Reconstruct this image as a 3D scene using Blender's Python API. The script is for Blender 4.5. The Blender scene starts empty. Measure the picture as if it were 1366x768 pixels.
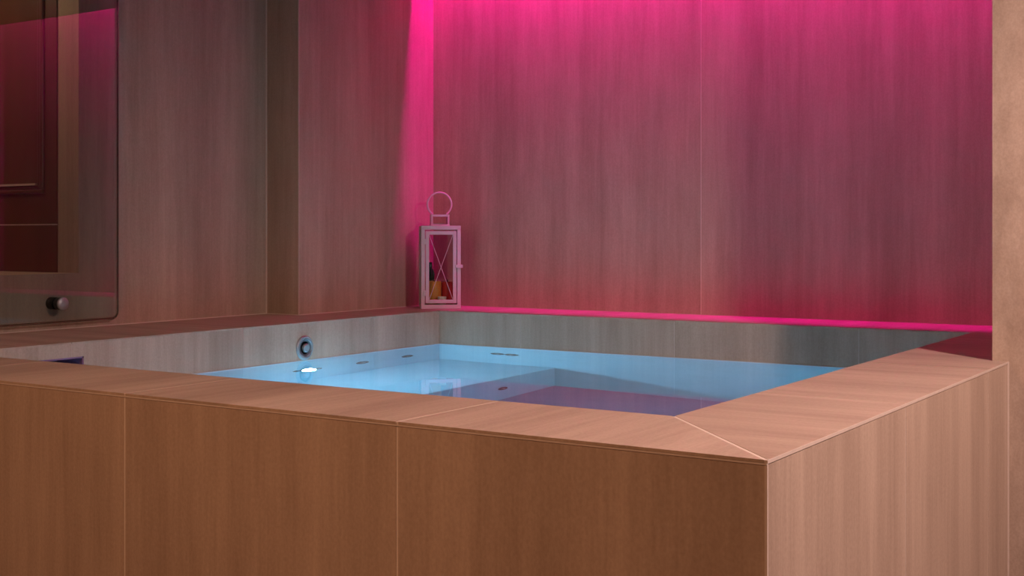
import bpy, bmesh, math, random
from mathutils import Vector, Matrix
random.seed(7)
C = bpy.context.scene.collection
U, ZC = 0.7, 1.90                      # layout units -> metres; layout z is measured from the eye level


def P(x, y, z):
    return Vector((x * U, y * U, (z + ZC) * U))


# ------------------------------------------------------------------ camera, world, lights
sc = bpy.context.scene
cd = bpy.data.cameras.new('camera')
cam = bpy.data.objects.new('camera', cd)
C.objects.link(cam)
cam.location = P(0, 0, 0)
cam.rotation_euler = (math.radians(90), 0, math.radians(33.0))
cd.sensor_width = 36
cd.lens = 36 * 1652.6 / 1366
cd.shift_y = -70.2 / 1366
cd.clip_start = 0.02
sc.camera = cam

w = bpy.data.worlds.new('world')
sc.world = w
w.use_nodes = True
w.node_tree.nodes['Background'].inputs[0].default_value = (1.0, 0.75, 0.55, 1)
w.node_tree.nodes['Background'].inputs[1].default_value = 0.0

sc.view_settings.view_transform = 'Standard'
sc.view_settings.look = 'None'
sc.view_settings.exposure = 0.0
sc.view_settings.gamma = 1.0
sc.view_settings.use_curve_mapping = False
sc.cycles.sample_clamp_indirect = 4.0
sc.cycles.max_bounces = 12
sc.cycles.transparent_max_bounces = 12


def spot(name, p, target, power, col, size, blend, radius):
    l = bpy.data.lights.new(name, 'SPOT')
    l.energy, l.color = power, col
    l.spot_size, l.spot_blend, l.shadow_soft_size = math.radians(size), blend, radius
    o = bpy.data.objects.new(name, l)
    C.objects.link(o)
    o.location = P(*p)
    o.rotation_euler = (P(*target) - P(*p)).to_track_quat('-Z', 'Y').to_euler()
    return o


def area(name, p, target, power, col, sx, sy):
    l = bpy.data.lights.new(name, 'AREA')
    l.energy, l.color, l.shape, l.size, l.size_y = power, col, 'RECTANGLE', sx, sy
    o = bpy.data.objects.new(name, l)
    C.objects.link(o)
    o.location = P(*p)
    o.rotation_euler = (P(*target) - P(*p)).to_track_quat('-Z', 'Y').to_euler()
    return o


L_POW, L_COL = 170, (1, 0.72, 0.69)
W_POW, W_COL = 28, (1, 0.52, 0.30)
LED_POW, LED_COL = 210, (1, 0, 0.46)
POOL_POW, POOL_COL = 1040, (0.29, 0.70, 0.97)
# white ceiling downlight to the right of the pool, warm ceiling lamp behind the viewer
spot('downlight', (0.62, 2.67, 1.46), (0.40, 2.85, -0.9), L_POW, L_COL, 170, 0.65, 0.06)
area('ceiling_lamp', (-2.1, 0.1, 1.50), (-2.1, 0.6, -1.0), W_POW, W_COL, 0.4, 0.4)
area('cabin_lamp', (-5.3, 2.75, 1.45), (-5.1, 3.2, 0.0), 3.6, (1.0, 0.70, 0.45), 0.2, 0.2)


# ------------------------------------------------------------------ materials
def mat(name):
    m = bpy.data.materials.new(name)
    m.use_nodes = True
    return m, m.node_tree, m.node_tree.nodes, m.node_tree.links, m.node_tree.nodes['Principled BSDF']


def plain(name, col, rough=0.5, metal=0.0, spec=0.5, noise=0.06, nscale=60):
    m, t, n, l, b = mat(name)
    tc = n.new('ShaderNodeNewGeometry')
    no = n.new('ShaderNodeTexNoise')
    no.inputs['Scale'].default_value = nscale
    no.inputs['Detail'].default_value = 4
    l.new(tc.outputs['Position'], no.inputs['Vector'])
    r = n.new('ShaderNodeMapRange')
    r.inputs[3].default_value, r.inputs[4].default_value = 1 - noise * 2, 1 + noise * 2
    l.new(no.outputs[0], r.inputs[0])
    mx = n.new('ShaderNodeVectorMath')
    mx.operation = 'SCALE'
    mx.inputs[0].default_value = col
    l.new(r.outputs[0], mx.inputs['Scale'])
    l.new(mx.outputs[0], b.inputs['Base Color'])
    b.inputs['Roughness'].default_value = rough
    b.inputs['Metallic'].default_value = metal
    b.inputs['Specular IOR Level'].default_value = spec
    return m


def stone(name, axis, c0=(0.27, 0.185, 0.130), c1=(0.58, 0.435, 0.325), rough=0.58, spec=0.22, flat=1.0):
    """travertine-look porcelain: streaks run along `axis`"""
    m, t, n, l, b = mat(name)
    g = n.new('ShaderNodeNewGeometry')
    oi = n.new('ShaderNodeObjectInfo')
    add = n.new('ShaderNodeVectorMath')
    add.operation = 'ADD'
    sc_ = n.new('ShaderNodeVectorMath')
    sc_.operation = 'SCALE'
    sc_.inputs[0].default_value = (7.3, 5.1, 3.7)
    l.new(oi.outputs['Random'], sc_.inputs['Scale'])
    l.new(g.outputs['Position'], add.inputs[0])
    l.new(sc_.outputs[0], add.inputs[1])

    def streak(scale, stretch, detail, rough_=0.55):
        mp = n.new('ShaderNodeMapping')
        v = [scale] * 3
        v[axis] = scale * min(0.9, stretch * flat)
        mp.inputs['Scale'].default_value = v
        no = n.new('ShaderNodeTexNoise')
        no.inputs['Scale'].default_value = 1.0
        no.inputs['Detail'].default_value = detail
        no.inputs['Roughness'].default_value = rough_
        l.new(add.outputs[0], mp.inputs[0])
        l.new(mp.outputs[0], no.inputs['Vector'])
        return no.outputs[0]

    def mul(a, k):
        x = n.new('ShaderNodeMath')
        x.operation = 'MULTIPLY'
        l.new(a, x.inputs[0])
        x.inputs[1].default_value = k
        return x.outputs[0]

    def plus(a, c):
        x = n.new('ShaderNodeMath')
        x.operation = 'ADD'
        l.new(a, x.inputs[0])
        l.new(c, x.inputs[1])
        return x.outputs[0]
    s = plus(plus(mul(streak(7, 0.07, 4), 0.36), mul(streak(34, 0.045, 5, 0.65), 0.24)),
             plus(mul(streak(150, 0.07, 2), 0.10), plus(mul(streak(230, 0.7, 3), 0.18), mul(streak(9, 0.5, 4), 0.12))))
    r = n.new('ShaderNodeValToRGB')
    r.color_ramp.elements[0].position, r.color_ramp.elements[0].color = 0.31, (*c0, 1)
    r.color_ramp.elements[1].position, r.color_ramp.elements[1].color = 0.69, (*c1, 1)
    l.new(s, r.inputs[0])
    l.new(r.outputs[0], b.inputs['Base Color'])
    b.inputs['Roughness'].default_value = rough
    b.inputs['Specular IOR Level'].default_value = spec
    bp = n.new('ShaderNodeBump')
    bp.inputs['Strength'].default_value = 0.06
    bp.inputs['Distance'].default_value = 0.004
    l.new(s, bp.inputs['Height'])
    l.new(bp.outputs[0], b.inputs['Normal'])
    return m


def wood(name, axis):
    return stone(name, axis, (0.085, 0.032, 0.012), (0.16, 0.060, 0.025), 0.35, 0.4)


def emit(name, col, strength):
    m, t, n, l, b = mat(name)
    n.remove(b)
    e = n.new('ShaderNodeEmission')
    e.inputs[0].default_value = (*col, 1)
    e.inputs[1].default_value = strength
    l.new(e.outputs[0], n['Material Output'].inputs[0])
    return m


def glass_sheet(name, tint, ior=1.5):
    m, t, n, l, b = mat(name)
    n.remove(b)
    tr = n.new('ShaderNodeBsdfTransparent')
    tr.inputs[0].default_value = (*tint, 1)
    gl = n.new('ShaderNodeBsdfGlossy')
    gl.inputs['Roughness'].default_value = 0.0
    fr = n.new('ShaderNodeFresnel')
    fr.inputs[0].default_value = ior
    mx = n.new('ShaderNodeMixShader')
    l.new(fr.outputs[0], mx.inputs[0])
    l.new(tr.outputs[0], mx.inputs[1])
    l.new(gl.outputs[0], mx.inputs[2])
    l.new(mx.outputs[0], n['Material Output'].inputs[0])
    return m


M = {
    'stone_v': stone('stone_vertical_grain', 2),
    'stone_x': stone('stone_crossgrain_x', 0),
    'stone_y': stone('stone_crossgrain_y', 1),
    'stone_c': stone('stone_mottled', 2, flat=8.0),
    'grout': plain('pale_grout', (0.66, 0.54, 0.44), 0.8, spec=0.2),
    'trim': plain('beige_edge_trim', (0.62, 0.50, 0.41), 0.4),
    'ceil': plain('ceiling_paint', (0.30, 0.25, 0.21), 0.9, spec=0.1),
    'floor': stone('floor_stone', 1, (0.20, 0.13, 0.09), (0.36, 0.25, 0.18)),
    'wood_v': wood('red_brown_wood_vertical', 2),
    'wood_h': wood('red_brown_wood_horizontal', 0),
    'steel': plain('brushed_steel', (0.34, 0.34, 0.34), 0.42, 0.55, noise=0.03),
    'darksteel': plain('dark_nozzle', (0.03, 0.035, 0.045), 0.35, 0.3),
    'greysteel': plain('grey_plate', (0.15, 0.15, 0.16), 0.4, 0.4),
    'black': plain('black_rubber', (0.012, 0.011, 0.010), 0.5),
    'white': plain('white_painted_metal', (0.55, 0.52, 0.49), 0.5, noise=0.03),
    'wax': plain('orange_wax', (0.72, 0.30, 0.045), 0.55, noise=0.04),
    'redwax': plain('red_wax', (0.55, 0.03, 0.03), 0.5, noise=0.04),
    'green': plain('dark_green_glass', (0.02, 0.045, 0.03), 0.15),
    'cream': plain('cream_wax', (0.80, 0.72, 0.62), 0.5),
    'liner': plain('pale_blue_liner', (0.42, 0.73, 0.85), 0.5, noise=0.04, nscale=9),
    'poolfloor': plain('blue_grey_floor_liner', (0.29, 0.36, 0.50), 0.5, noise=0.05, nscale=12),
    'skim': plain('skimmer_plastic', (0.24, 0.12, 0.22), 0.4),
    'glass': glass_sheet('screen_glass', (0.86, 0.87, 0.84)),
    'glass_edge': glass_sheet('screen_glass_edge', (0.80, 0.74, 0.70)),
    'pane': glass_sheet('lantern_glass', (0.95, 0.95, 0.95), 1.3),
    'led': emit('pink_led', LED_COL, LED_POW),
    'lamp2': emit('weak_pool_lamp_lens', POOL_COL, POOL_POW * 0.42),
    'lamp': emit('pool_lamp_lens', POOL_COL, POOL_POW),
}
m, t, n, l, b = mat('pool_water')
b.inputs['Base Color'].default_value = (1, 1, 1, 1)
b.inputs['Roughness'].default_value = 0.0
b.inputs['IOR'].default_value = 1.333
b.inputs['Transmission Weight'].default_value = 1.0
M['water'] = m


# ------------------------------------------------------------------ builders
def box(bm, x0, x1, y0, y1, z0, z1):
    v = [bm.verts.new(P(x, y, z)) for x in (x0, x1) for y in (y0, y1) for z in (z0, z1)]
    for f in ((0, 1, 3, 2), (4, 6, 7, 5), (0, 4, 5, 1), (2, 3, 7, 6), (0, 2, 6, 4), (1, 5, 7, 3)):
        bm.faces.new([v[i] for i in f])


def prism(bm, pts, z0, z1):
    a = [bm.verts.new(P(x, y, z0)) for x, y in pts]
    c = [bm.verts.new(P(x, y, z1)) for x, y in pts]
    bm.faces.new(list(reversed(a)))
    bm.faces.new(c)
    for i in range(len(pts)):
        j = (i + 1) % len(pts)
        bm.faces.new((a[i], a[j], c[j], c[i]))


def lathe(bm, prof, origin, axis='z', seg=32):
    """prof: (radius, height) along axis, closed at the ends; layout units"""
    rings = []
    for r, h in prof:
        ring = []
        for k in range(seg):
            a = 2 * math.pi * k / seg
            c, s = r * math.cos(a), r * math.sin(a)
            d = {'z': (c, s, h), 'x': (h, c, s), '-x': (-h, c, s), 'y': (c, h, s), '-y': (c, -h, s)}[axis]
            ring.append(bm.verts.new(P(*(origin[i] + d[i] for i in range(3)))))
        rings.append(ring)
    for A, B in zip(rings, rings[1:]):
        for k in range(seg):
            bm.faces.new((A[k], A[(k + 1) % seg], B[(k + 1) % seg], B[k]))
    bm.faces.new(rings[0])
    bm.faces.new(rings[-1])


def tube(bm, pts, r, seg=8, closed=False):
    pts = [P(*p) for p in pts]
    rings = []
    N = len(pts)
    for i, p in enumerate(pts):
        a = pts[(i - 1) % N] if closed or i > 0 else p
        c = pts[(i + 1) % N] if closed or i < N - 1 else p
        d = (c - a).normalized()
        u = d.cross(Vector((0.31, 0.2, 0.93))).normalized()
        v = d.cross(u)
        rings.append([bm.verts.new(p + (u * math.cos(2 * math.pi * k / seg) + v * math.sin(2 * math.pi * k / seg)) * r * U)
                      for k in range(seg)])
    for i in range(N if closed else N - 1):
        A, B = rings[i], rings[(i + 1) % N]
        for k in range(seg):
            bm.faces.new((A[k], A[(k + 1) % seg], B[(k + 1) % seg], B[k]))
    if not closed:
        bm.faces.new(rings[0])
        bm.faces.new(rings[-1])


def finish(name, bm, material, parent=None, bevel=0.0, smooth=False, xf=None):
    """link the bmesh as one object whose origin sits at its own base centre"""
    if xf is not None:
        bmesh.ops.transform(bm, matrix=xf, verts=bm.verts)
    bmesh.ops.recalc_face_normals(bm, faces=bm.faces)
    lo = Vector([min(v.co[i] for v in bm.verts) for i in range(3)])
    hi = Vector([max(v.co[i] for v in bm.verts) for i in range(3)])
    o0 = Vector(((lo.x + hi.x) / 2, (lo.y + hi.y) / 2, lo.z))
    bmesh.ops.translate(bm, verts=bm.verts, vec=-o0)
    me = bpy.data.meshes.new(name)
    bm.to_mesh(me)
    bm.free()
    me.materials.append(material)
    ob = bpy.data.objects.new(name, me)
    C.objects.link(ob)
    po = Vector((0, 0, 0))
    if parent is not None:
        ob.parent = parent
        po = Vector(parent['o0'])
    ob['o0'] = tuple(o0)
    ob.location = o0 - po
    if bevel:
        md = ob.modifiers.new('bevel', 'BEVEL')
        md.width = bevel * U
        md.segments = 2
        md.limit_method = 'ANGLE'
    if smooth:
        for p in me.polygons:
            p.use_smooth = True
        try:
            me.set_sharp_from_angle(angle=math.radians(40))
        except Exception:
            pass
    return ob


def bx(name, ext, material, parent=None, bevel=0.0, xf=None):
    bm = bmesh.new()
    for e in (ext if isinstance(ext[0], tuple) else [ext]):
        box(bm, *e)
    return finish(name, bm, material, parent, bevel, xf=xf)


def pz(name, pts, z0, z1, material, parent=None, bevel=0.0):
    bm = bmesh.new()
    prism(bm, pts, z0, z1)
    return finish(name, bm, material, parent, bevel)


def empty(name, p):
    o = bpy.data.objects.new(name, None)
    C.objects.link(o)
    o.location = P(*p)
    o['o0'] = tuple(P(*p))
    o.empty_display_size = 0.1
    return o


def tag(o, label=None, cat=None, group=None, kind=None):
    for k, v in (('label', label), ('category', cat), ('group', group), ('kind', kind)):
        if v:
            o[k] = v
    return o


# ------------------------------------------------------------------ measures
XR, XRi, XLi, XW1, XW2, XA = -0.821, -1.193, -3.903, -4.494, -4.272, -0.60
YF, YFi, YBi, YW, YS, YC = 2.098, 2.496, 5.302, 5.747, 4.619, 4.152
ZR, ZWAT, ZB, ZF, ZFL, ZCE = -0.400, -0.576, -1.285, -1.86, -1.90, 1.535
G = 0.0028                              # half a grout joint
T = 0.010                               # tile thickness
SX = [-4.28, -3.39, -2.533, -1.657]      # joints along X
SY = [2.988, 3.872, 4.76]               # joints along Y

# ------------------------------------------------------------------ the room
tag(bx('floor', (-5.2, 3.4, -3.6, 6.0, ZFL - 0.1, ZFL), M['floor']), kind='structure',
    label='brown stone floor around the tiled pool')
tag(bx('ceiling', (-6.6, 3.4, -3.6, 5.55, ZCE, ZCE + 0.06), M['ceil']), kind='structure',
    label='plain dark ceiling with a light slot along the back wall')
tag(bx('trim_1', [(-4.6, -0.5, 5.535, 5.56, ZCE, 2.35), (-4.6, -0.5, 5.535, 5.9, 2.35, 2.40)], M['ceil']), kind='structure',
    label='upright board and lid that hide the pink light slot')
tag(bx('wall_front', (-6.6, 3.4, -3.75, -3.6, ZFL, ZCE), M['ceil']), kind='structure', label='plain wall across the room from the pool')
tag(bx('wall_side', (3.4, 3.55, -3.75, 4.4, ZFL, ZCE), M['ceil']), kind='structure', label='plain side wall of the room')

# back wall: two tall slabs on a grout backing
wb = tag(bx('wall_back', (XW2 - 0.2, XA + 0.2, YW + 0.001, YW + 0.15, -0.6, 2.35), M['grout']), kind='structure',
         label='tall stone-clad wall behind the pool washed with pink light')
for a, c in ((XW2 + 0.001, -2.598 - G), (-2.598 + G, XA)):
    bx('panel', (a, c, YW, YW + 0.001, ZR + 0.002, 2.35), M['stone_v'], wb)

# left wall: recessed part with the window opening, step and projecting part
WY0, WY1, WZ0, WZ1 = 2.25, 3.476, -0.163, 1.25
wl = tag(bx('wall_left', [(XW1 - 0.142, XW1 - 0.004, -3.6, WY0 - .004, ZFL, ZCE), (XW1 - 0.142, XW1 - 0.004, WY1 + .004, YS + 0.003, ZFL, ZCE),
                          (XW1 - 0.142, XW1 - 0.004, WY0, WY1, ZFL, WZ0 - .004), (XW1 - 0.142, XW1 - 0.004, WY0, WY1, WZ1 + .004, ZCE)], M['grout']), kind='structure',
         label='stone-clad wall beside the pool with a step and a window opening')
bx('panel', [(XW1 - 0.0035, XW1, WY1, YS, ZR + 0.004, ZCE), (XW1 - 0.0035, XW1, WY0, WY1, ZR + 0.004, WZ0),
             (XW1 - 0.0035, XW1, WY0, WY1, WZ1, ZCE), (XW1 - 0.0035, XW1, YFi, WY0, ZR + 0.004, ZCE)], M['stone_v'], wl)
bx('panel', (XW1 - 0.0035, XW1, -3.6, YFi - 2 * G, ZFL, ZCE), M['stone_v'], wl)
wa = tag(bx('wall_alcove', (XW1 - 0.1, XW2 - 0.004, YS + 0.004, 5.9, ZR + .001, 2.35), M['grout']), kind='structure',
         label='projecting stone-clad wall between the step and the pink corner')
bx('panel', (XW1 + 0.0, XW2 - 0.002, YS, YS + 0.0035, ZR + 0.004, ZCE), M['stone_v'], wa)
bx('panel', (XW2 - 0.0035, XW2, YS + 0.002, YW - 0.001, ZR + 0.004, 2.35), M['stone_v'], wa)
bx('edge_trim', (XW2 - 0.004, XW2 + 0.001, YS - 0.001, YS + 0.003, ZR + 0.004, ZCE), M['trim'], wa)
bx('sealant', [(XW1, XW2, YS - .004, YS + .002, ZR, ZR + .004), (XW2 - .002, XW2 + .004, YS, YW, ZR, ZR + .004)], M['trim'], wa)
bx('edge_trim', (XW1, XW1 + 0.005, YS - 0.005, YS, ZR + 0.004, ZCE), M['trim'], wa)
# window lining
bx('jamb', (XW1 - 0.142, XW1 - 0.0035, WY1, WY1 + 0.0035, WZ0, WZ1), M['stone_v'], wl)
bx('jamb', (XW1 - 0.142, XW1 - 0.0035, WY0 - 0.0035, WY0, WZ0, WZ1), M['stone_v'], wl)
bx('sill', (XW1 - 0.70, XW1 - 0.0035, WY0, WY1, WZ0 - 0.0035, WZ0), M['stone_y'], wl)
bx('lintel', (XW1 - 0.142, XW1 - 0.0035, WY0, WY1, WZ1, WZ1 + 0.0035), M['stone_y'], wl)

# right: the wall end that meets the pool corner, and the alcove side behind it
wr = tag(bx('wall_right', [(-0.864, 3.4, YC + 0.004, YC + 0.16, ZR + .001, ZCE), (XR + .004, 3.4, YC + 0.004, YC + .16, ZFL, ZR + .001)], M['grout']),
         kind='structure', label='beige stone-clad wall end standing against the pool corner')
bx('panel', [(-0.868, 0.30 - G, YC, YC + 0.0035, ZR, ZCE), (XR + 0.004, 0.30 - G, YC, YC + 0.0035, ZFL, ZR)], M['stone_c'], wr)
bx('panel', (0.30 + G, 3.4, YC, YC + 0.0035, ZFL, ZCE), M['stone_c'], wr)
bx('panel', (-0.868, -0.8645, YC + 0.0035, YC + 0.16, ZR, ZCE), M['stone_v'], wr)
ws = tag(bx('wall_recess', (XA + 0.004, XA + 0.15, YC + 0.16, 5.9, ZR + .001, 2.35), M['grout']), kind='structure',
         label='stone-clad side of the alcove behind the beige wall end')
bx('panel', (XA, XA + 0.0035, YC + 0.16, YW, ZR + .001, 2.35), M['stone_v'], ws)

# panelled wooden door seen through the window opening
YD = 3.470
dr = tag(bx('door_1', (-6.6, XW1 - 0.143, YD + 0.006, YD + 0.05, -0.163, ZCE), M['black']), kind='structure',
         label='dark red-brown panelled wooden door behind the glass')
bx('bottom_rail', (-6.6, XW1 - 0.143, YD, YD + 0.006, WZ0 + 0.002, 0.045), M['wood_v'], dr)
bx('threshold_line', (-6.6, XW1 - 0.143, YD - 0.001, YD + 0.006, 0.045, 0.050), M['trim'], dr)
bx('middle_rail', (-6.6, XW1 - 0.143, YD, YD + 0.006, 0.050, 0.190), M['wood_v'], dr)
bx('stile', (-4.72, XW1 - 0.143, YD, YD + 0.006, 0.190, ZCE), M['wood_v'], dr)
bm = bmesh.new()
prism(bm, [(-6.6, YD - 0.012), (-6.6, YD + 0.02), (-4.72, YD + 0.02), (-4.72, YD - 0.012)], 0.186, 0.204)
prism(bm, [(-6.6, YD - 0.004), (-6.6, YD + 0.02), (-4.735, YD + 0.02), (-4.735, YD - 0.004)], 0.204, 0.224)
finish('moulding', bm, M['wood_h'], dr, 0.006)
bm = bmesh.new()
prism(bm, [(-4.742, YD - 0.012), (-4.742, YD + 0.02), (-4.72, YD + 0.02), (-4.72, YD - 0.012)], 0.204, ZCE)
prism(bm, [(-4.768, YD - 0.004), (-4.768, YD + 0.02), (-4.742, YD + 0.02), (-4.742, YD - 0.004)], 0.224, ZCE)
finish('moulding', bm, M['wood_v'], dr, 0.006)
bx('door_panel', (-6.6, -4.768, YD + 0.003, YD + 0.006, 0.224, ZCE), M['wood_v'], dr)
bx('moulding_highlight', (-6.6, -4.772, YD - 0.010, YD + 0.003, 0.2225, 0.231), M['trim'], dr)  # pale strip that paints in the highlight along the lower moulding

# ------------------------------------------------------------------ the pool
pool = tag(empty('plunge_pool', ((XW1 + XR) / 2, (YF + YW) / 2, ZFL)),
           'raised rectangular plunge pool clad in beige streaked stone tiles', 'pool')
e = 0.0008
ZL = ZWAT - 0.006                       # the pale liner starts at the water line


def clad(name, core, tiles, material, parent=pool, bevel=0.0005):
    c = bx(name, core, M['grout'], parent)
    for x in tiles:
        bx('tile', x, material, c, bevel)
    return c


xs = [XW1 + 0.004] + [x for x in SX if x > XW1 + 0.3] + [XR]
ZT = ZR - 0.006                          # underside of coping tiles
# front wall (outside face towards the room, inside face towards the water)
fw = clad('front_wall', (XW1 + .002, XR - 0.005, YF + e, YFi - e, ZFL, ZT - 0.002),
          [(a + G, c - G, YF, YF + e, ZFL, ZT - 0.003) for a, c in zip(xs, xs[1:])], M['stone_v'])
for a, c in ((XLi, -3.39), (-3.39, -2.533), (-2.533, -1.657), (-1.657, XRi)):
    bx('tile', (a + G, c - G, YFi - e, YFi, ZL, ZT), M['stone_v'], fw)
ys = [YF + e] + SY[:2] + [YC]
rw = clad('side_wall', (XRi + e, XR - e, YFi - e, YW, ZFL, ZT - 0.002),
          [(XR - e, XR, a + (G if a > 2.2 else 0), c - G, ZFL, ZT - 0.003) for a, c in zip(ys, ys[1:])], M['stone_v'])
bx('tile', (XR - 0.005, XR - e, YF + e, YFi - e, ZFL, ZT - 0.003), M['stone_v'], rw)
for a, c in ((YFi, 2.988), (2.988, 3.872), (3.872, 4.76), (4.76, YBi)):
    bx('tile', (XRi, XRi + e, a + G, c - G, ZL, ZT), M['stone_v'], rw)
# back wall, inside face
bw = clad('back_wall', (XLi - .3, XRi, YBi + e, YW, ZFL, ZT - 0.002),
          [(a + 0.0008, c - 0.0008, YBi, YBi + e, ZL, ZT) for a, c in ((XLi, -3.39), (-3.39, -2.533), (-2.533, -1.657), (-1.657, XRi))], M['stone_v'])
# left wall with the skimmer slot cut through its tiles
KY0, KY1, KZ0, KZ1 = 2.62, 3.043, -0.640, -0.456
lw = bx('left_wall', [(XW1 + .002, XLi - e, YFi - e, KY0, ZFL, ZT - .002), (XW1 + .002, XLi - e, KY1, YBi + e, ZFL, ZT - .002),
                      (XW1 + .002, XLi - e, KY0, KY1, ZFL, KZ0), (XW1 + .002, XLi - e, KY0, KY1, KZ1, ZT - .002),
                      (XW1 + .002, XLi - 0.16, KY0, KY1, KZ0, KZ1)], M['grout'], pool)
g2 = 0.0008
X0, X1 = XLi - e, XLi
bx('tile', [(X0, X1, YFi, KY0, ZL, ZT), (X0, X1, KY0, 2.988 - g2, KZ1, ZT)], M['stone_v'], lw)
bx('tile', [(X0, X1, KY1, 3.872 - g2, ZL, ZT), (X0, X1, 2.988 + g2, KY1, KZ1, ZT)], M['stone_v'], lw)
bx('tile', (X0, X1, 3.872 + g2, 4.76 - g2, ZL, ZT), M['stone_v'], lw)
bx('tile', (X0, X1, 4.76 + g2, YBi, ZL, ZT), M['stone_v'], lw)
sk = bx('skimmer', [(XLi - .155, XLi - .002, KY0, KY0 + .006, KZ0, KZ1), (XLi - .155, XLi - .002, KY1 - .006, KY1, KZ0, KZ1),
                    (XLi - .155, XLi - .002, KY0, KY1, KZ1 - .006, KZ1), (XLi - .155, XLi - .002, KY0, KY1, KZ0, KZ0 + .006),
                    (XLi - .158, XLi - .150, KY0, KY1, KZ0, KZ1)], M['skim'], pool)
sk['label'] = 'dark purple skimmer slot'
bx('flap', (XLi - .05, XLi - .042, KY0 + .01, KY1 - .01, KZ0 + .01, KZ0 + .10), M['skim'], sk)
# floor and bench under water
bx('liner', [(XLi - e, XLi, YFi, KY0, ZF, ZL), (XLi - e, XLi, KY0, KY1, ZF, KZ0), (XLi - e, XLi, KY1, YBi, ZF, ZL),
             (XRi, XRi + e, YFi, YBi, ZF, ZL), (XLi, XRi, YFi - e, YFi, ZF, ZL), (XLi, XRi, YBi, YBi + e, ZF, ZL)], M['liner'], pool)
q = 0.003
bx('liner_edge', [(XLi - e, XLi + q, KY1, YBi, ZL, ZWAT + .003), (XLi - e, XLi + q, YFi, KY0, ZL, ZWAT + .003), (XRi - q, XRi + e, YFi, YBi, ZL, ZWAT + .003),
                  (XLi, XRi, YFi - e, YFi + q, ZL, ZWAT + .003), (XLi, XRi, YBi - q, YBi + e, ZL, ZWAT + .003)], M['white'], pool)
bx('pool_floor', (XLi - e, XRi + e, YFi - e, YBi + e, ZFL, ZF), M['poolfloor'], pool)
be = bx('bench', (XLi, -3.184, YFi, YBi, ZF, ZB), M['liner'], pool, 0.008)

# coping: mitred slabs laid across the wall heads
cp = pz('coping', [(XW1 + .002, YF + .0014), (XR - .0014, YF + .0014), (XR - .0014, YC), (-.87, YC), (-.87, YW), (XRi + .002, YW), (XRi + .002, YFi - .002), (XW1 + .002, YFi - .002)],
        ZT - 0.002, ZR - 0.0007, M['grout'], pool)


def mitre(y):                            # the joint line from the outer to the inner corner
    return XR + (y - YF) / (YFi - YF) * (XRi - XR)


def slab(pts, ax):
    pz('coping_tile', pts, ZT, ZR, M['stone_x' if ax == 'x' else 'stone_y'], cp, 0.0005)


XM = (XW1, -3.39, -2.533, -1.657)
for a, c in zip(XM, XM[1:]):
    slab([(a + (G if a > XW1 else 0.003), YF), (c - G, YF), (c - G, YFi), (a + (G if a > XW1 else 0.003), YFi)], 'y')
slab([(-1.657 + G, YF), (XR - 2 * G, YF), (XRi - 2 * G, YFi), (-1.657 + G, YFi)], 'y')
slab([(XR, YF + 2 * G), (XR, SY[0] - G), (XRi, SY[0] - G), (XRi, YFi + 2 * G)], 'x')
slab([(XR, SY[0] + G), (XR, SY[1] - G), (XRi, SY[1] - G), (XRi, SY[0] + G)], 'x')
slab([(XR, SY[1] + G), (XR, YC), (-0.868, YC), (-0.868, YC + .16), (XA, YC + .16), (XA, SY[2] - G), (XRi, SY[2] - G), (XRi, SY[1] + G)], 'x')
slab([(XA, SY[2] + G), (XA, YW), (XRi, YW), (XRi, SY[2] + G)], 'x')
for a, c in ((XLi, -3.39), (-3.39, -2.533), (-2.533, -1.657), (-1.657, XRi)):
    slab([(a + g2, YBi), (c - g2, YBi), (c - g2, YW), (a + g2, YW)], 'y')
slab([(XLi, YFi + 2 * G), (XLi, SY[0] - g2), (XW1 + .003, SY[0] - g2), (XW1 + .003, YFi + 2 * G)], 'x')
slab([(XLi, SY[0] + g2), (XLi, SY[1] - g2), (XW1 + .003, SY[1] - g2), (XW1 + .003, SY[0] + g2)], 'x')
slab([(XLi, SY[1] + g2), (XLi, SY[2] - g2), (XW2 + .003, SY[2] - g2), (XW2 + .003, YS), (XW1 + .003, YS), (XW1 + .003, SY[1] + g2)], 'x')
slab([(XLi, SY[2] + g2), (XLi, YW), (XW2 + .003, YW), (XW2 + .003, SY[2] + g2)], 'x')
# slim edge trims under the coping and down the outer corner
bx('edge_trim', (XW1 + .004, XR + .001, YF - .0015, YF + .004, ZT - .0035, ZT - .0002), M['trim'], pool)
bx('edge_trim', (XR - .004, XR + .0015, YF, YC, ZT - .001, ZR - .0005), M['trim'], pool)
bx('edge_trim', (XR - .004, XR + .001, YF - .001, YF + .004, ZFL, ZT - .004), M['trim'], pool)
bx('sealant', (XW1 + .0002, XW1 + .005, YFi, YS, ZR, ZR + .004), M['trim'], pool)
bx('sealant', (XR - .001, XR + .004, YC - .004, YC, ZFL, ZR), M['trim'], pool)


# fittings
def jet(p, axis, r=0.026):
    bm = bmesh.new()
    s = 1
    lathe(bm, [(r, 0), (r, 0.006), (r * 0.86, 0.010), (r * 0.7, 0.010), (r * 0.62, 0.004)], p, axis)
    j = finish('jet', bm, M['darksteel'], pool, smooth=True)
    j['label'] = 'round dark water jet'
    bm = bmesh.new()
    q = list(p)
    lathe(bm, [(r * 0.34, 0), (r * 0.34, 0.012), (r * 0.2, 0.014)], p, axis, 16)
    finish('nozzle', bm, M['steel'], j, smooth=True)


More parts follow.
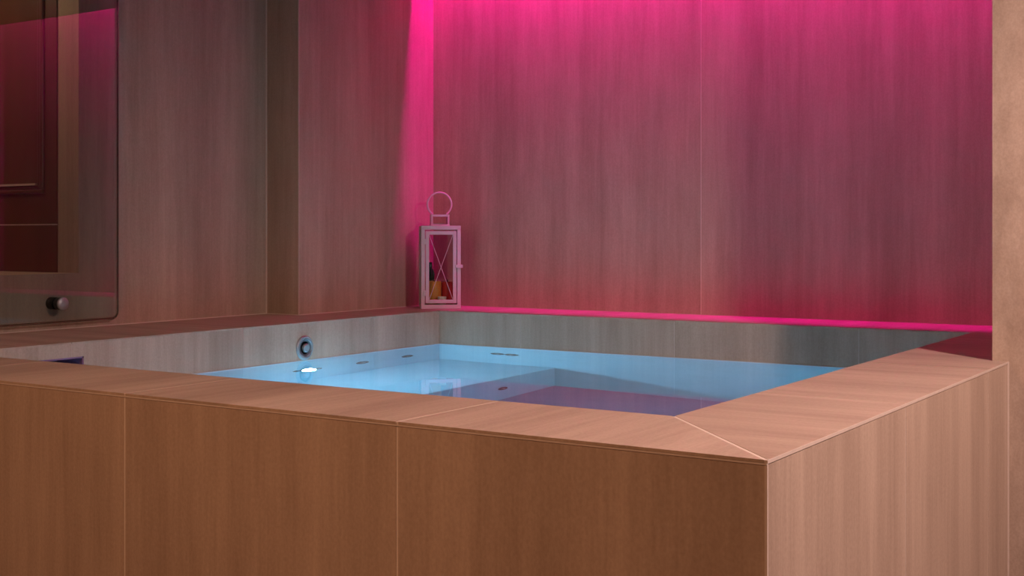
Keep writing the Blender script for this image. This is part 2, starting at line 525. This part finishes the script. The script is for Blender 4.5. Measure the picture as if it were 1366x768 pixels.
for y, z in ((4.202, -0.934), (4.349, -0.951)):
    jet((XLi, y, z), 'x', 0.022)
for y, z in ((4.668, -0.962), (5.024, -0.963)):
    jet((XLi, y, z), 'x', 0.046)
for x in (-3.53, -3.443):
    jet((x, YBi, -0.885), '-y', 0.042)
for y in (4.82, 4.33):
    jet((-3.184, y, -1.574), 'x', 0.036)
for p, ax, lm in (((XLi, 4.272, -0.934), 'x', 'lamp'), ((XRi, 4.05, -0.934), '-x', 'lamp2')):
    bm = bmesh.new()
    lathe(bm, [(.050, 0), (.050, .005), (.046, .010), (.041, .010), (.040, .005)], p, ax)
    la = finish('pool_lamp', bm, M['steel'], pool, smooth=True)
    bm = bmesh.new()
    lathe(bm, [(.0375, .004), (.0375, .012), (.032, .027), (.020, .040), (.007, .045)], p, ax)
    finish('lens', bm, M[lm], la, smooth=True)['label'] = 'glowing blue-white lens'
# steel overflow fitting above the water line
o = (XLi, 4.257, -0.517)
bm = bmesh.new()
lathe(bm, [(.056, 0), (.056, .005), (.051, .010), (.042, .010), (.038, .004)], o, 'x', 48)
ov = finish('overflow_fitting', bm, M['steel'], pool, smooth=True)
ov['label'] = 'round steel overflow fitting'
bm = bmesh.new()
lathe(bm, [(.037, .003), (.037, .007), (.030, .004), (.022, .004)], o, 'x', 48)
finish('grille_plate', bm, M['greysteel'], ov, smooth=True)
bm = bmesh.new()
lathe(bm, [(.020, .004), (.020, .014), (.016, .018), (.008, .018)], o, 'x', 32)
finish('knob', bm, M['steel'], ov, smooth=True)

# water
bm = bmesh.new()
vs = [bm.verts.new(P(x, y, ZWAT)) for x, y in ((XLi - .002, YFi - .002), (XRi + .002, YFi - .002), (XRi + .002, YBi + .002), (XLi - .002, YBi + .002))]
bm.faces.new(vs)
tag(finish('pool_water', bm, M['water']), 'still clear blue-lit water filling the stone pool', 'water', kind='stuff')

# ------------------------------------------------------------------ LED strip in the slot
led = tag(empty('led_strip', ((XW2 + XA) / 2, 5.575, 1.86)), 'pink light strip hidden in the ceiling slot above the back wall', 'light strip')
bx('profile', [(XW2 + .01, XA - .01, 5.562, 5.615, 1.875, 1.885), (XW2 + .01, XA - .01, 5.560, 5.563, 1.86, 1.885)], M['white'], led)
bx('diffuser', (XW2 + .01, XA - .01, 5.567, 5.609, 1.869, 1.875), M['led'], led)

# ------------------------------------------------------------------ glass screen on stand-off bolts
GX0, GX1 = -4.456, -4.444
gy1, gz0, gy0, gz1, gr = 3.648, -0.366, 1.9, 1.42, 0.030


def screen_outline(inset=0.0):
    pts = []
    for cy, cz, a0 in ((gy1 - gr, gz0 + gr, -90), (gy1 - gr, gz1 - gr, 0), (gy0 + gr, gz1 - gr, 90), (gy0 + gr, gz0 + gr, 180)):
        for k in range(9):
            a = math.radians(a0 + k * 11.25)
            pts.append((cy + (gr - inset) * math.cos(a), cz + (gr - inset) * math.sin(a)))
    return pts


gs = tag(empty('glass_screen', ((GX0 + GX1) / 2, 2.8, gz0)), 'large clear glass panel with rounded corner bolted over the window opening', 'glass panel')
bm = bmesh.new()
pts = screen_outline(0.002)
A = [bm.verts.new(P(GX0, y, z)) for y, z in pts]
B = [bm.verts.new(P(GX1, y, z)) for y, z in pts]
bm.faces.new(A)
bm.faces.new(list(reversed(B)))
for i in range(len(pts)):
    j = (i + 1) % len(pts)
    bm.faces.new((A[i], B[i], B[j], A[j]))
finish('pane', bm, M['glass'], gs)
bm = bmesh.new()
tube(bm, [((GX0 + GX1) / 2, y, z) for y, z in screen_outline(0.0)], 0.0042, 8, True)
finish('polished_edge', bm, M['glass_edge'], gs, smooth=True)
bp = (XW1, 3.335, -0.287)
bm = bmesh.new()
lathe(bm, [(.026, .0005), (.026, GX0 - XW1)], bp, 'x')
finish('spacer', bm, M['black'], gs, smooth=True)
bm = bmesh.new()
h = GX1 - XW1
lathe(bm, [(.0255, h), (.0255, h + .026)], bp, 'x')
bo = finish('bolt', bm, M['black'], gs, smooth=True)
bm = bmesh.new()
lathe(bm, [(.027, h + .026), (.027, h + .034), (.023, h + .038), (.010, h + .040)], bp, 'x')
finish('cap', bm, M['steel'], bo, smooth=True)['label'] = 'round steel bolt cap'

# ------------------------------------------------------------------ lantern on the corner of the coping
LX, LY, ROT = -4.062, 5.520, 41.0
lan = tag(empty('lantern', (LX, LY, ZR)), 'white metal candle lantern with crossed wires standing on the pool corner', 'lantern')
lx = Matrix.Translation(P(LX, LY, ZR)) @ Matrix.Rotation(math.radians(ROT), 4, 'Z') @ Matrix.Translation(-P(0, 0, ZR - 0.0006))
HW, HD, HH = 0.108, 0.100, 0.452         # half width, half depth, height
pw = 0.020


def lb(name, ext, material, parent, bevel=0.0015):
    ext = ext if isinstance(ext[0], tuple) else [ext]
    return bx(name, [(a, b_, c, d, ZR + e0, ZR + e1) for a, b_, c, d, e0, e1 in ext], material, parent, bevel, lx)


lb('base', (-HW, HW, -HD, HD, 0.0, 0.022), M['white'], lan)
for sx in (-1, 1):
    for sy in (-1, 1):
        x, y = sx * (HW - pw / 2), sy * (HD - pw / 2)
        lb('post', (x - pw / 2, x + pw / 2, y - pw / 2, y + pw / 2, 0.022, HH - 0.022), M['white'], lan)
lb('roof', (-HW, HW, -HD, HD, HH - 0.022, HH), M['white'], lan)
for sx in (-1, 1):
    g_ = lb('side_pane', (sx * (HW - .008) - .001, sx * (HW - .008) + .001, -HD + pw, HD - pw, .022, HH - .022), M['pane'], lan, 0)
lb('back_pane', (-HW + pw, HW - pw, HD - .009, HD - .007, .022, HH - .022), M['pane'], lan, 0)
d0, d1, dz0, dz1, dw = -HW + .024, HW - .024, .030, HH - .030, .019
y0, y1 = -HD - .003, -HD + .008
ld = lb('door', [(d0, d0 + dw, y0, y1, dz0, dz1), (d1 - dw, d1, y0, y1, dz0, dz1), (d0 + dw, d1 - dw, y0, y1, dz0, dz0 + dw),
                 (d0 + dw, d1 - dw, y0, y1, dz1 - dw, dz1)], M['white'], lan)
lb('pane', (d0 + dw, d1 - dw, -HD + .003, -HD + .005, dz0 + dw, dz1 - dw), M['pane'], ld, 0)
for s in (-1, 1):
    bm = bmesh.new()
    tube(bm, [(s * (d0 + dw), -HD, ZR + dz0 + dw), (-s * (d0 + dw), -HD, ZR + dz1 - dw)], 0.0016, 6)
    finish('wire', bm, M['white'], ld, xf=lx)
lb('latch', [(HW - .030, HW + .010, -HD - .008, -HD + .002, .222, .240)], M['white'], lan)
for hz_ in (.07, .35):
    lb('hinge', (-HW + .012, -HW + .028, -HD - .004, -HD + .002, hz_, hz_ + .03), M['white'], lan)
# vent collar and ring handle
ch = lb('vent', [(-.052, .052, -.052, .052, HH, HH + .008), (-.050, -.040, -.050, .050, HH + .008, HH + .050), (.040, .050, -.050, .050, HH + .008, HH + .050),
                 (-.050, .050, .040, .050, HH + .008, HH + .014), (-.050, .050, -.050, .050, HH + .050, HH + .062)], M['white'], lan)
bm = bmesh.new()
hr, hz = 0.066, HH + .062 + .056
tube(bm, [(hr * math.sin(math.radians(a)), 0.0, ZR + hz + hr * math.cos(math.radians(a))) for a in range(-145, 146, 10)], 0.0052, 8)
finish('ring_handle', bm, M['white'], lan, smooth=True, xf=lx)


def ltop(name, prof, x, y, z, material, label, cat, child=None):
    bm = bmesh.new()
    lathe(bm, prof, (x, y, ZR + z), 'z', 28)
    o = finish(name, bm, material, smooth=True, xf=lx)
    tag(o, label, cat)
    return o


for x, y, rr, hh, mt, lab in ((-.030, .000, .040, .124, 'wax', 'orange pillar candle inside the white lantern'),
                              (.046, .020, .034, .120, 'redwax', 'red pillar candle inside the white lantern')):
    ca = ltop('pillar_candle', [(rr - .002, 0), (rr, .004), (rr, hh - .006), (rr - .004, hh), (rr * .6, hh - .005), (.008, hh - .008)], x, y, .0225, M[mt], lab, 'candle')
    ca['group'] = 'candles in the lantern'
    bm = bmesh.new()
    tube(bm, [(x, y, ZR + .0225 + hh - .008), (x, y, ZR + .0225 + hh + .012)], .003, 6)
    finish('wick', bm, M['black'], ca, xf=lx)
ltop('small_bottle', [(.018, 0), (.022, .006), (.022, .16), (.018, .182), (.010, .194), (.010, .226), (.007, .228)], -.045, .066, .0225, M['green'],
     'dark green bottle behind the candles in the lantern', 'bottle')
ltop('tealight', [(.020, 0), (.023, .004), (.024, .042), (.021, .042), (.018, .030), (.006, .029)], .008, -.064, .0225, M['cream'],
     'small pale tealight cup at the lantern door', 'tealight')
